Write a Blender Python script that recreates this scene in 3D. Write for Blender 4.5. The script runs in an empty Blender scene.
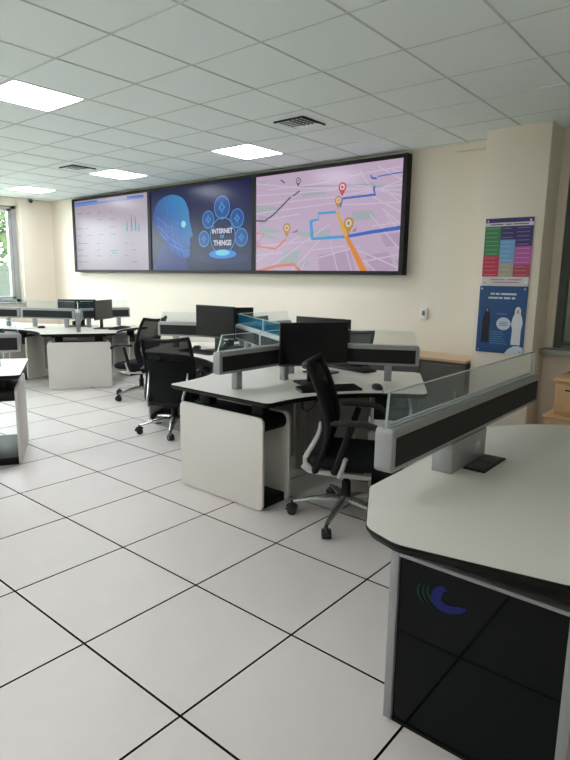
import bpy, bmesh, math, random
from mathutils import Vector, Matrix
random.seed(7)
PI = math.pi
SC = bpy.context.scene
COL = SC.collection

# ------------------------------------------------------------------ camera
CR = Vector((0.76794447, 0.64033505, 0.01524183))
CU = Vector((-0.12367455, 0.12488874, 0.98443253))
CF = Vector((-0.62846312, 0.75787454, -0.17510077))
CAM = Vector((0, 0, 1.4784))
FPX = 571.62
cd = bpy.data.cameras.new('camera')
cd.sensor_fit = 'VERTICAL'; cd.sensor_height = 36.0; cd.lens = FPX * 36.0 / 760.0
cd.clip_start = 0.05; cd.clip_end = 200
cam = bpy.data.objects.new('camera', cd); COL.objects.link(cam)
M = Matrix.Identity(4)
for i in range(3):
    M[i][0] = CR[i]; M[i][1] = CU[i]; M[i][2] = -CF[i]; M[i][3] = CAM[i]
cam.matrix_world = M
SC.camera = cam

# ------------------------------------------------------------------ light and exposure
SC.view_settings.view_transform = 'Standard'
SC.view_settings.look = 'None'
SC.view_settings.gamma = 1.0
SC.view_settings.use_curve_mapping = False
SC.view_settings.exposure = 0.0
SKY = 19.0            # overcast sky seen through the windows
LAMP = 25.0           # ceiling panels
SCREEN = 0.78        # video wall
wd = bpy.data.worlds.new('overcast_sky'); SC.world = wd; wd.use_nodes = True
bgn = wd.node_tree.nodes['Background']
bgn.inputs[0].default_value = (0.93, 0.97, 1.0, 1); bgn.inputs[1].default_value = SKY
SC.cycles.max_bounces = 10
SC.cycles.diffuse_bounces = 6
SC.cycles.transparent_max_bounces = 16
SC.cycles.sample_clamp_indirect = 6.0

# room measures (metres); X along the video wall, Y towards it
XL, XR, YB, YF, HC = -10.5, 2.2, 5.72, -3.6, 2.819
WIN_Y0, WIN_W, WIN_N, WIN_Z0, WIN_Z1 = 5.07, 1.34, 6, 0.98, 2.68
for k in range(WIN_N):      # light portals in the window openings of the side wall
    ld = bpy.data.lights.new('window_portal', 'AREA'); ld.shape = 'RECTANGLE'
    ld.size = WIN_W - .08; ld.size_y = WIN_Z1 - WIN_Z0
    ld.cycles.is_portal = True
    lo = bpy.data.objects.new('window_portal', ld); COL.objects.link(lo)
    lo.location = (XL - .30, WIN_Y0 - (k + .5) * WIN_W, (WIN_Z0 + WIN_Z1) / 2)
    lo.rotation_euler = (0, -PI / 2, 0)

# ------------------------------------------------------------------ helpers
def lin(c):
    return tuple(((x / 255.0) / 12.92 if x / 255.0 <= .04045 else ((x / 255.0 + .055) / 1.055) ** 2.4) for x in c)

def at(px, py, ax, val):
    """photo pixel -> point on the plane axis = val"""
    D = CF + CR * ((px - 285) / FPX) - CU * ((py - 380) / FPX)
    t = (val - CAM[ax]) / D[ax]
    return CAM + D * t

def proj(P):
    v = Vector(P) - CAM; z = v.dot(CF)
    if z < .05: return None
    return 285 + FPX * v.dot(CR) / z, 380 - FPX * v.dot(CU) / z

MATS = {}
def mat(name, rgb, rough=.5, metal=0., spec=.5, noise=0., nscale=20., bump=0., emit=0., ergb=None, coat=0.):
    if name in MATS: return MATS[name]
    m = bpy.data.materials.new(name); m.use_nodes = True
    nt = m.node_tree; b = nt.nodes['Principled BSDF']
    c = lin(rgb)
    b.inputs['Base Color'].default_value = (*c, 1)
    b.inputs['Roughness'].default_value = rough
    b.inputs['Metallic'].default_value = metal
    b.inputs['Specular IOR Level'].default_value = spec
    b.inputs['Coat Weight'].default_value = coat
    if noise or bump:
        tc = nt.nodes.new('ShaderNodeTexCoord'); nz = nt.nodes.new('ShaderNodeTexNoise')
        nz.inputs['Scale'].default_value = nscale; nz.inputs['Detail'].default_value = 5
        nt.links.new(tc.outputs['Object'], nz.inputs['Vector'])
        if noise:
            mx = nt.nodes.new('ShaderNodeMix'); mx.data_type = 'RGBA'
            mx.inputs[6].default_value = (*[x * (1 - noise) for x in c], 1)
            mx.inputs[7].default_value = (*[min(1, x * (1 + noise)) for x in c], 1)
            nt.links.new(nz.outputs['Fac'], mx.inputs[0]); nt.links.new(mx.outputs[2], b.inputs['Base Color'])
        if bump:
            bp = nt.nodes.new('ShaderNodeBump'); bp.inputs['Strength'].default_value = bump
            bp.inputs['Distance'].default_value = .004
            nt.links.new(nz.outputs['Fac'], bp.inputs['Height']); nt.links.new(bp.outputs[0], b.inputs['Normal'])
    if emit:
        b.inputs['Emission Color'].default_value = (*lin(ergb or rgb), 1)
        b.inputs['Emission Strength'].default_value = emit
    MATS[name] = m
    return m

def screen_mat(name, rgb, k=1.0):
    """a lit patch of a display: gives off its own colour, behind glossy glass"""
    return mat(name, (8, 8, 10), rough=.25, spec=.17, emit=SCREEN * k, ergb=rgb)

def glass_mat(name, tint, diff, dfac):
    m = bpy.data.materials.new(name); m.use_nodes = True
    nt = m.node_tree; nt.nodes.clear()
    out = nt.nodes.new('ShaderNodeOutputMaterial'); tr = nt.nodes.new('ShaderNodeBsdfTransparent')
    gl = nt.nodes.new('ShaderNodeBsdfGlossy'); df = nt.nodes.new('ShaderNodeBsdfDiffuse')
    fr = nt.nodes.new('ShaderNodeFresnel'); m1 = nt.nodes.new('ShaderNodeMixShader'); m2 = nt.nodes.new('ShaderNodeMixShader')
    tr.inputs[0].default_value = (*lin(tint), 1); df.inputs[0].default_value = (*lin(diff), 1)
    gl.inputs['Roughness'].default_value = .02
    geo = nt.nodes.new('ShaderNodeNewGeometry'); mi = nt.nodes.new('ShaderNodeMix')     # same reflectance from both faces of the pane
    mi.inputs[2].default_value = 1.45; mi.inputs[3].default_value = 1 / 1.45
    nt.links.new(geo.outputs['Backfacing'], mi.inputs[0]); nt.links.new(mi.outputs[0], fr.inputs[0])
    m1.inputs[0].default_value = dfac
    nt.links.new(tr.outputs[0], m1.inputs[1]); nt.links.new(df.outputs[0], m1.inputs[2])
    nt.links.new(fr.outputs[0], m2.inputs[0]); nt.links.new(m1.outputs[0], m2.inputs[1]); nt.links.new(gl.outputs[0], m2.inputs[2])
    nt.links.new(m2.outputs[0], out.inputs[0])
    MATS[name] = m
    return m

def mesh_mat(name, rgb, alpha):
    m = bpy.data.materials.new(name); m.use_nodes = True
    nt = m.node_tree; b = nt.nodes['Principled BSDF']
    b.inputs['Base Color'].default_value = (*lin(rgb), 1); b.inputs['Roughness'].default_value = .8
    b.inputs['Specular IOR Level'].default_value = .2
    b.inputs['Alpha'].default_value = alpha
    MATS[name] = m
    return m

class MB:
    def __init__(s): s.v = []; s.f = []
    def add(s, vs, fs, T=None):
        o = len(s.v)
        s.v += [tuple(T @ Vector(p)) if T else tuple(p) for p in vs]
        s.f += [tuple(i + o for i in f) for f in fs]
        return s
    def box(s, x0, x1, y0, y1, z0, z1, T=None):
        vs = [(x0, y0, z0), (x1, y0, z0), (x1, y1, z0), (x0, y1, z0), (x0, y0, z1), (x1, y0, z1), (x1, y1, z1), (x0, y1, z1)]
        return s.add(vs, [(0, 3, 2, 1), (4, 5, 6, 7), (0, 1, 5, 4), (1, 2, 6, 5), (2, 3, 7, 6), (3, 0, 4, 7)], T)
    def prism(s, pts, z0, z1, bot=None, T=None):
        n = len(pts); bot = bot or pts
        vs = [(p[0], p[1], z0) for p in bot] + [(p[0], p[1], z1) for p in pts]
        fs = [tuple(range(n - 1, -1, -1)), tuple(range(n, 2 * n))]
        fs += [(i, (i + 1) % n, n + (i + 1) % n, n + i) for i in range(n)]
        return s.add(vs, fs, T)
    def cyl(s, a, b, ra, rb=None, n=16):
        a = Vector(a); b = Vector(b); rb = ra if rb is None else rb
        d = (b - a).normalized(); t = Vector((0, 0, 1)) if abs(d.z) < .9 else Vector((1, 0, 0))
        p = d.cross(t).normalized(); q = d.cross(p)
        vs = [a + (p * math.cos(2 * PI * i / n) + q * math.sin(2 * PI * i / n)) * ra for i in range(n)]
        vs += [b + (p * math.cos(2 * PI * i / n) + q * math.sin(2 * PI * i / n)) * rb for i in range(n)]
        fs = [tuple(range(n)), tuple(range(2 * n - 1, n - 1, -1))] + [(i, n + i, n + (i + 1) % n, (i + 1) % n) for i in range(n)]
        return s.add(vs, fs)
    def tube(s, path, r, n=8, flat=1.0, side=None):
        """round (or, with side and flat, elliptical) bar along a path"""
        P = [Vector(p) for p in path]; vs = []; fs = []
        rr = r if isinstance(r, (list, tuple)) else [r] * len(P)
        for i, p in enumerate(P):
            d = (P[min(i + 1, len(P) - 1)] - P[max(i - 1, 0)]).normalized()
            t = Vector(side) if side else (Vector((0, 0, 1)) if abs(d.z) < .9 else Vector((1, 0, 0)))
            a = (t - d * t.dot(d)).normalized(); b = d.cross(a)
            for k in range(n):
                an = 2 * PI * k / n
                vs.append(p + a * math.cos(an) * rr[i] * flat + b * math.sin(an) * rr[i])
        for i in range(len(P) - 1):
            for k in range(n):
                fs.append((i * n + k, i * n + (k + 1) % n, (i + 1) * n + (k + 1) % n, (i + 1) * n + k))
        fs.append(tuple(range(n - 1, -1, -1))); fs.append(tuple((len(P) - 1) * n + k for k in range(n)))
        return s.add(vs, fs)
    def build(s, name, m, parent=None, bev=0., seg=2, smooth=True, ang=35):
        me = bpy.data.meshes.new(name)
        bm = bmesh.new()
        vs = [bm.verts.new(p) for p in s.v]
        for f in s.f:
            try: bm.faces.new([vs[i] for i in f])
            except ValueError: pass
        bmesh.ops.recalc_face_normals(bm, faces=bm.faces)
        if bev:
            es = [e for e in bm.edges if len(e.link_faces) == 2 and e.calc_face_angle(0) > math.radians(40)]
            bmesh.ops.bevel(bm, geom=es, offset=bev, segments=seg, profile=.5, affect='EDGES', clamp_overlap=True)
        bm.to_mesh(me); bm.free()
        if smooth:
            for p in me.polygons: p.use_smooth = True
            try: me.set_sharp_from_angle(angle=math.radians(ang))
            except Exception: pass
        me.materials.append(m if not isinstance(m, str) else MATS[m])
        o = bpy.data.objects.new(name, me); COL.objects.link(o)
        if parent: o.parent = parent
        return o

def empty(name, loc=(0, 0, 0), rz=0):
    o = bpy.data.objects.new(name, None); COL.objects.link(o)
    o.location = loc; o.rotation_euler = (0, 0, math.radians(rz)); o.empty_display_size = .1
    return o
def tag(o, label, cat, group=None):
    o['label'] = label; o['category'] = cat
    if group: o['group'] = group
    return o
def struct(o, label=None):
    o['kind'] = 'structure'
    if label: o['label'] = label
    return o
def copy_tree(o, parent=None):
    c = o.copy(); COL.objects.link(c); c.parent = parent
    for ch in list(o.children): copy_tree(ch, c)
    return c
def text_obj(name, body, size, m, parent, loc):
    cu = bpy.data.curves.new(name, 'FONT'); cu.body = body; cu.size = size
    cu.align_x = 'CENTER'; cu.align_y = 'CENTER'; cu.extrude = .0006; cu.offset = .003 * size / .1
    t = bpy.data.objects.new(name, cu); COL.objects.link(t)
    bpy.context.view_layer.update()
    me = bpy.data.meshes.new_from_object(t.evaluated_get(bpy.context.evaluated_depsgraph_get()))
    bpy.data.objects.remove(t)
    me.materials.clear(); me.materials.append(m)
    o = bpy.data.objects.new(name, me); COL.objects.link(o)
    o.location = loc; o.rotation_euler = (PI / 2, 0, 0); o.parent = parent
    return o
def round_poly(pts, radii, seg=6):
    out = []; n = len(pts)
    for i in range(n):
        p = Vector(pts[i]); r = radii[i] if isinstance(radii, (list, tuple)) else radii
        a = Vector(pts[i - 1]) - p; b = Vector(pts[(i + 1) % n]) - p
        if r <= 0: out.append(tuple(p)); continue
        la, lb = a.length, b.length; a.normalize(); b.normalize()
        th = math.acos(max(-1, min(1, a.dot(b))))
        if th > PI - .02: out.append(tuple(p)); continue
        d = min(r / math.tan(th / 2), la * .49, lb * .49); r2 = d * math.tan(th / 2)
        s, e = p + a * d, p + b * d
        c = p + (a + b).normalized() * (r2 / math.sin(th / 2))
        a0 = math.atan2(s.y - c.y, s.x - c.x); a1 = math.atan2(e.y - c.y, e.x - c.x)
        da = (a1 - a0 + PI) % (2 * PI) - PI
        out += [(c.x + r2 * math.cos(a0 + da * k / seg), c.y + r2 * math.sin(a0 + da * k / seg)) for k in range(seg + 1)]
    return out
def inset(pts, d):
    n = len(pts); out = []
    for i in range(n):
        a, p, b = Vector(pts[i - 1]), Vector(pts[i]), Vector(pts[(i + 1) % n])
        e1 = (p - a); e2 = (b - p)
        if e1.length < 1e-6: e1 = e2
        if e2.length < 1e-6: e2 = e1
        n1 = Vector((-e1.y, e1.x)).normalized(); n2 = Vector((-e2.y, e2.x)).normalized()
        m = n1 + n2
        if m.length < 1e-6: m = n1
        m.normalize(); k = d / max(.4, m.dot(n1)); out.append((p.x + m.x * k, p.y + m.y * k))
    return out
def rrect(x0, x1, y0, y1, r, seg=5):
    return round_poly([(x0, y0), (x1, y0), (x1, y1), (x0, y1)], r, seg)

# ------------------------------------------------------------------ materials
mat('wall_paint', (231, 222, 208), rough=.85, spec=.2, noise=.02, nscale=3)
mat('floor_laminate', (214, 207, 203), rough=.42, spec=.4, noise=.05, nscale=6)
mat('floor_joint', (9, 9, 9), rough=.9, spec=.1)
mat('ceiling_board', (237, 248, 247), rough=.95, spec=.1, noise=.025, nscale=90, bump=.15)
mat('ceiling_bar', (204, 211, 209), rough=.7)
mat('lamp_frame', (225, 228, 228), rough=.5)
mat('lamp_diffuser', (250, 250, 250), rough=.6, emit=LAMP, ergb=(247, 250, 255))
mat('vent_black', (14, 15, 16), rough=.7)
mat('laminate_white', (225, 221, 212), rough=.35, spec=.4, noise=.01, nscale=4)
mat('edge_black', (10, 10, 11), rough=.5, spec=.2)
mat('panel_white', (215, 211, 206), rough=.45, noise=.012, nscale=5)
mat('panel_grey', (150, 149, 144), rough=.55)
mat('frame_black', (13, 13, 14), rough=.5, spec=.25)
mat('silver', (150, 152, 154), rough=.42, metal=.25, spec=.4)
mat('silver_light', (196, 197, 196), rough=.4, metal=.15)
mat('insert_black', (13, 13, 14), rough=.75, noise=.15, nscale=300)
mat('dark_glass', (5, 10, 11), rough=.05, spec=.16)
mat('logo_green', (14, 56, 38), rough=.5, spec=.2)
mat('logo_blue', (27, 35, 104), rough=.5, spec=.2)
mat('chrome', (205, 205, 205), rough=.27, metal=.85)
mat('chair_silver', (186, 187, 187), rough=.3, metal=.7)
mat('chair_black', (11, 12, 13), rough=.6, spec=.25)
mat('chair_fabric', (24, 25, 27), rough=.9, spec=.15, noise=.2, nscale=250)
mat('chair_pad', (34, 36, 37), rough=.6, spec=.3)
mesh_mat('chair_mesh', (22, 24, 27), .92)
mat('plastic_black', (14, 15, 17), rough=.45)
mat('plastic_grey', (70, 72, 74), rough=.5)
mat('screen_off', (8, 10, 13), rough=.2, spec=.3)
mat('bezel_black', (9, 9, 10), rough=.55, spec=.3)
mat('wood', (198, 160, 116), rough=.5, noise=.1, nscale=14)
mat('wood_pale', (206, 180, 148), rough=.5, noise=.06, nscale=14)
mat('wood_edge', (120, 84, 54), rough=.6)
mat('cabinet_grey', (96, 94, 90), rough=.55)
mat('alu', (172, 175, 174), rough=.45, metal=.2)
mat('alu_dark', (80, 82, 78), rough=.5)
mat('sill_grey', (148, 150, 146), rough=.5)
mat('blind_beige', (170, 168, 150), rough=.9)
mat('white_plastic', (226, 224, 216), rough=.45)
mat('gasket', (40, 42, 42), rough=.7)
glass_mat('screen_glass', (250, 253, 253), (60, 165, 195), .035)  # clear glass; the faint teal haze stands in for reflected light
glass_mat('teal_reflection_glass', (222, 240, 246), (40, 150, 190), .20)  # same glass with a teal reflection painted into its colour
glass_mat('window_glass', (245, 250, 248), (200, 215, 215), .02)
mat('glass_edge', (222, 242, 245), rough=.2, spec=.6)  # pale cyan stands in for light glowing in the pane edges
mat('glass_edge_grey', (150, 158, 156), rough=.25, spec=.4)  # same edge without the painted glow, for the foreground desk
mat('garden_wall', (50, 57, 49), rough=.9, noise=.08, nscale=5)
mat('paving', (150, 148, 142), rough=.9)
mat('leaf', (66, 84, 44), rough=.8, noise=.25, nscale=4)
mat('bark', (78, 64, 50), rough=.9)

# ------------------------------------------------------------------ the room shell
T6 = .6
FX0, FY0 = -1.3609, 1.1079            # a joint crossing of the raised floor
CX0, CY0 = -1.2281, 3.2589            # a crossing of the ceiling grid

def in_view(pts, m=12):
    q = [proj(p) for p in pts]
    if any(a is None for a in q): 
        q = [a for a in q if a]
        if not q: return False
    xs = [a[0] for a in q]; ys = [a[1] for a in q]
    return max(xs) > -m and min(xs) < 570 + m and max(ys) > -m and min(ys) < 760 + m

floor = struct(MB().box(XL - .35, XR + .1, YF - .1, YB + .2, -.06, -.012).build('floor', 'floor_joint', smooth=False), 'light grey raised access floor of square panels with dark joints')
g = .0048
def trim_sides(me):
    me.materials.append(MATS['floor_joint'])
    for p in me.polygons: p.material_index = 0 if p.normal.z > .9 else 1
tile_me = MB().box(g, T6 - g, g, T6 - g, -.012, 0).build('floor_tile', 'floor_laminate', floor, smooth=False)
trim_sides(tile_me.data)
proto = tile_me.data; COL.objects.unlink(tile_me); bpy.data.objects.remove(tile_me)
rest = MB()
i0 = math.floor((XL - FX0) / T6); i1 = math.ceil((XR - FX0) / T6); j0 = math.floor((YF - FY0) / T6); j1 = math.ceil((YB - FY0) / T6)
for i in range(i0, i1):
    for j in range(j0, j1):
        x, y = FX0 + i * T6, FY0 + j * T6
        xa, xb, ya, yb = max(x, XL), min(x + T6, XR), max(y, YF), min(y + T6, YB)
        if xb - xa < .03 or yb - ya < .03: continue
        whole = xb - xa > .599 and yb - ya > .599
        if in_view([(xa, ya, 0), (xb, ya, 0), (xa, yb, 0), (xb, yb, 0)]):
            if whole:
                o = bpy.data.objects.new('floor_tile', proto); COL.objects.link(o); o.location = (x, y, 0); o.parent = floor
            else:
                trim_sides(MB().box(xa + g, xb - g, ya + g, yb - g, -.012, 0).build('floor_tile', 'floor_laminate', floor, smooth=False).data)
        else:
            rest.box(xa + g, xb - g, ya + g, yb - g, -.012, 0)
o = rest.build('floor_tile_field', 'floor_laminate', floor, smooth=False); o['kind'] = 'stuff'; trim_sides(o.data)

# ceiling: slab above, bars at HC, boards resting just above the bars
LAMPS = [(5, -2), (5, 2), (9, 2), (13, 2)]
FILL_LAMPS = [(5, -6), (1, -6), (5, -10), (1, -10)]  # unseen panels added behind the viewer to brighten the near part
VENTS = [(3, 1), (9, 1)]
ceiling = struct(MB().box(XL - .1, XR + .1, YF - .1, YB + .1, HC + .06, HC + .12).build('ceiling', 'ceiling_bar', smooth=False), 'suspended ceiling of square white boards')
bars = MB(); b2 = .0065
i0 = math.floor((CX0 - XR) / T6); i1 = math.ceil((CX0 - XL) / T6); j0 = math.floor((YF - CY0) / T6); j1 = math.ceil((YB - CY0) / T6)
for i in range(i0, i1 + 1):
    x = CX0 - i * T6
    if XL < x < XR: bars.box(x - b2, x + b2, YF, YB, HC, HC + .03)
for j in range(j0, j1 + 1):
    y = CY0 + j * T6
    if YF < y < YB: bars.box(XL, XR, y - b2, y + b2, HC + .0005, HC + .0295)
bars.build('ceiling_grid', 'ceiling_bar', ceiling, smooth=False)
cg = .0066
cme = MB().box(-T6 + cg, -cg, cg, T6 - cg, HC + .004, HC + .018).build('ceiling_tile', 'ceiling_board', ceiling, smooth=False)
cproto = cme.data; COL.objects.unlink(cme); bpy.data.objects.remove(cme)
rest = MB()
for i in range(i0, i1):
    for j in range(j0, j1):
        x, y = CX0 - i * T6, CY0 + j * T6
        xa, xb, ya, yb = max(x - T6, XL), min(x, XR), max(y, YF), min(y + T6, YB)
        if xb - xa < .03 or yb - ya < .03: continue
        if (i, j) in LAMPS + FILL_LAMPS + VENTS: continue
        whole = xb - xa > .599 and yb - ya > .599
        if in_view([(xa, ya, HC), (xb, ya, HC), (xa, yb, HC), (xb, yb, HC)]):
            if whole:
                o = bpy.data.objects.new('ceiling_tile', cproto); COL.objects.link(o)
                o.location = (x, y, random.uniform(-.0015, .0015)); o.parent = ceiling
            else:
                MB().box(xa + cg, xb - cg, ya + cg, yb - cg, HC + .004, HC + .018).build('ceiling_tile', 'ceiling_board', ceiling, smooth=False)
        else:
            rest.box(xa + cg, xb - cg, ya + cg, yb - cg, HC + .004, HC + .018)
o = rest.build('ceiling_tile_field', 'ceiling_board', ceiling, smooth=False); o['kind'] = 'stuff'

# walls
WRX0, WRX1, WRZ0, WRZ1 = -1.485, 1.2, .875, 2.66      # window beside the pillar
wb = MB().box(XL - .3, WRX0, YB, YB + .2, 0, HC + .1).box(WRX1, XR + .1, YB, YB + .2, 0, HC + .1)
wb.box(WRX0, WRX1, YB, YB + .2, 0, WRZ0).box(WRX0, WRX1, YB, YB + .2, WRZ1, HC + .1)
struct(wb.build('wall_back', 'wall_paint', smooth=False), 'cream painted wall carrying the video screens')
yw1 = WIN_Y0 - WIN_W * WIN_N
wl = MB().box(XL - .25, XL, WIN_Y0, YB + .2, 0, HC + .1).box(XL - .25, XL, YF - .1, yw1, 0, HC + .1)
wl.box(XL - .25, XL, yw1, WIN_Y0, 0, WIN_Z0).box(XL - .25, XL, yw1, WIN_Y0, WIN_Z1, HC + .1)
struct(wl.build('wall_left', 'wall_paint', smooth=False), 'cream painted wall with a row of windows')
struct(MB().box(XL, XL + .07, WIN_Y0 + .02, 5.32, 0, HC).build('pilaster', 'wall_paint', smooth=False), 'shallow cream pilaster beside the window')
struct(MB().box(XR, XR + .2, YF - .1, YB + .2, 0, HC + .1).build('wall_right', 'wall_paint', smooth=False), 'cream painted side wall')
struct(MB().box(XL - .25, XR + .2, YF - .2, YF, 0, HC + .1).build('wall_front', 'wall_paint', smooth=False), 'cream painted wall facing the screens')
PX0, PX1, PY = -2.12, -1.56, 5.365
struct(MB().box(PX0, PX1, PY, YB, 0, HC + .004).build('pillar', 'wall_paint', bev=.004), 'square cream pillar carrying two notices')
struct(MB().box(-2.55, PX0, YB - .03, YB, HC - .075, HC).build('trim_1', 'wall_paint', smooth=False), 'small cream bulkhead under the ceiling beside the pillar')

# windows of the left wall
for k in range(WIN_N):
    ya, yb = WIN_Y0 - (k + 1) * WIN_W, WIN_Y0 - k * WIN_W
    x0, x1 = XL - .16, XL - .08
    f = MB()
    for (a, b) in ((ya, ya + .085), (yb - .085, yb)): f.box(x0, x1, a, b, WIN_Z0, WIN_Z1)
    f.box(x0, x1, ya, yb, WIN_Z0, WIN_Z0 + .05).box(x0, x1, ya, yb, WIN_Z1 - .05, WIN_Z1)
    w = struct(f.build('window_%d' % (k + 1), 'alu', bev=.003, seg=1), 'grey aluminium framed window' if k else 'grey aluminium framed window with trees outside')
    s_ = MB()
    for (a, b) in ((ya + .092, ya + .15), (yb - .15, yb - .092)): s_.box(x0 + .015, x1 + .012, a, b, WIN_Z0 + .055, WIN_Z1 - .055)
    s_.box(x0 + .015, x1 + .012, ya + .092, yb - .092, WIN_Z0 + .055, WIN_Z0 + .10).box(x0 + .015, x1 + .012, ya + .092, yb - .092, WIN_Z1 - .10, WIN_Z1 - .055)
    s_.build('sash', 'alu', w, bev=.003, seg=1)
    q = MB()
    for yy in (ya + .086, yb - .091): q.box(x0 + .02, x1 + .006, yy, yy + .005, WIN_Z0 + .05, WIN_Z1 - .05)
    q.build('gasket', 'gasket', w, smooth=False)
    MB().box(x0 + .04, x0 + .046, ya + .15, yb - .15, WIN_Z0 + .1, WIN_Z1 - .1).build('pane', 'window_glass', w, smooth=False)
struct(MB().box(XL - .08, XL + .1, yw1, WIN_Y0 + .02, WIN_Z0 - .03, WIN_Z0).build('windowsill', 'sill_grey', bev=.004), 'long grey sill under the row of windows')

# window beside the pillar: dark frame, glass and a lowered blind behind it
f = MB(); y0, y1 = YB + .02, YB + .09
f.box(WRX0, WRX0 + .07, y0, y1, WRZ0, WRZ1).box(WRX1 - .07, WRX1, y0, y1, WRZ0, WRZ1)
f.box(WRX0 + .07, WRX1 - .07, y0, y1, WRZ0, WRZ0 + .06).box(WRX0 + .07, WRX1 - .07, y0, y1, WRZ1 - .06, WRZ1).box(-.2, -.13, y0, y1, WRZ0 + .06, WRZ1 - .06)
w = struct(f.build('window_7', 'alu_dark', bev=.004, seg=1), 'dark framed window beside the pillar with a beige blind')
MB().box(WRX0 + .07, -.2, y0 + .03, y0 + .036, WRZ0 + .06, WRZ1 - .06).build('pane', 'window_glass', w, smooth=False)
MB().box(-.13, WRX1 - .07, y0 + .03, y0 + .036, WRZ0 + .06, WRZ1 - .06).build('pane', 'window_glass', w, smooth=False)
MB().box(WRX0 + .01, WRX1 - .01, y1 + .03, y1 + .034, WRZ0, WRZ1).build('blind', 'blind_beige', w, smooth=False)
MB().box(PX1 + .004, WRX1 + .1, YB - .16, YB, WRZ0 - .055, WRZ0 - .002).build('windowsill', 'sill_grey', w, bev=.004)
MB().tube([(-1.40 + .09 * i, YB - .03, WRZ0 + .02) for i in range(5)], .006).build('handle', 'silver', w)

# outside the left windows
struct(MB().box(-40, XL - .26, -30, 40, -.2, -.1).build('ground_outside', 'paving', smooth=False), 'pale paved ground outside the windows')
tag(MB().box(-16.2, -16, -25, 30, -.1, 1.72).build('garden_wall', 'garden_wall', smooth=False), 'grey-green boundary wall seen through the far window', 'wall')
def tree(x, y, h, r, label):
    t = empty('tree', (x, y, -.1)); tag(t, label, 'tree', 'trees outside the window')
    MB().tube([(0, 0, 0), (.05, .03, h * .4), (0, .08, h * .7)], [.14, .10, .05], 8).build('trunk', 'bark', t)
    lf = MB()
    for _ in range(900):
        u, a, ph = random.random() ** .4 * r, random.uniform(0, 2 * PI), math.acos(random.uniform(-1, 1))
        c = Vector((u * math.sin(ph) * math.cos(a), u * math.sin(ph) * math.sin(a), h * .72 + u * math.cos(ph) * .9))
        d1 = Vector((random.uniform(-1, 1), random.uniform(-1, 1), random.uniform(-1, 1))).normalized() * .16
        d2 = d1.cross(Vector((random.uniform(-1, 1), random.uniform(-1, 1), random.uniform(-1, 1)))).normalized() * .09
        lf.add([c - d1, c + d2, c + d1, c - d2], [(0, 1, 2, 3)])
    lf.build('foliage', 'leaf', t, smooth=False)
tree(-19.5, 9.4, 4.2, 1.7, 'pale leafy tree beyond the boundary wall, close to the window frame')
tree(-21.5, 5.0, 5.0, 1.7, 'pale leafy tree beyond the boundary wall, at the picture edge')

# ceiling fittings
def lamp(i, j, label):
    x1, y0 = CX0 - i * T6, CY0 + j * T6
    t = empty('ceiling_light', (x1 - .3, y0 + .3, HC)); tag(t, label, 'ceiling light', 'square ceiling light panels')
    fr = MB(); a, b = .288, .272
    fr.box(-a, a, -a, -b, .001, .03).box(-a, a, b, a, .001, .03).box(-a, -b, -b, b, .001, .03).box(b, a, -b, b, .001, .03)
    fr.build('frame', 'lamp_frame', t, smooth=False)
    MB().box(-b, b, -b, b, .006, .02).build('diffuser', 'lamp_diffuser', t, smooth=False)
for (i, j), lb in zip(LAMPS, ['lit square ceiling panel, the largest, cut by the picture edge', 'lit square ceiling panel in front of the middle and map screens',
                              'lit square ceiling panel just above the dashboard screen', 'lit square ceiling panel in the far corner by the window']): lamp(i, j, lb)
for (i, j) in FILL_LAMPS: lamp(i, j, 'lit square ceiling panel in the part of the room behind the viewer')
for (i, j), lb in zip(VENTS, ['white ceiling air diffuser with black grille above the map screen', 'small white ceiling air diffuser beside the far ceiling lights']):
    x1, y0 = CX0 - i * T6, CY0 + j * T6
    t = empty('ceiling_vent', (x1 - .3, y0 + .3, HC)); tag(t, lb, 'air vent', 'ceiling air diffusers')
    fr = MB(); a, b = .288, .16
    fr.box(-a, a, -a, -b, .002, .02).box(-a, a, b, a, .002, .02).box(-a, -b, -b, b, .002, .02).box(b, a, -b, b, .002, .02)
    fr.build('plate', 'ceiling_board', t, smooth=False)
    MB().box(-b, b, -b, b, .012, .018).build('duct_back', 'ceiling_board', t, smooth=False)
    MB().box(-b, b, -b - .005, -b + .005, -.012, .004).build('grille_rim', 'vent_black', t, smooth=False)
    MB().box(b - .005, b + .005, -b + .006, b, -.012, .004).build('grille_rim', 'vent_black', t, smooth=False)
    for k in range(1, 6):
        c = -b + k * 2 * b / 7
        MB().box(-b + .01, b - .006, c - .004, c + .004, .003, .006).build('slat', 'vent_black', t, smooth=False)
    for k in range(3, 7):
        c = -b + k * 2 * b / 7
        MB().box(c - .004, c + .004, -b + .006, b - .05, .0031, .0059).build('cross_slat', 'vent_black', t, smooth=False)

# ------------------------------------------------------------------ video wall
VY = 5.628                   # glass plane of the three displays
def S(px, py, k=0):
    p = at(px, py, 1, VY); return (p.x, VY - .0012 * k, p.z)
tl, tr, bl, br = S(71.5, 198.5), S(408, 155), S(76, 271.5), S(403, 276)
VX0, VX1 = (tl[0] + bl[0]) / 2, (tr[0] + br[0]) / 2
VZ0, VZ1 = (bl[2] + br[2]) / 2, min(HC - .012, (tl[2] + tr[2]) / 2)
DW = (VX1 - VX0) / 3

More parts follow.
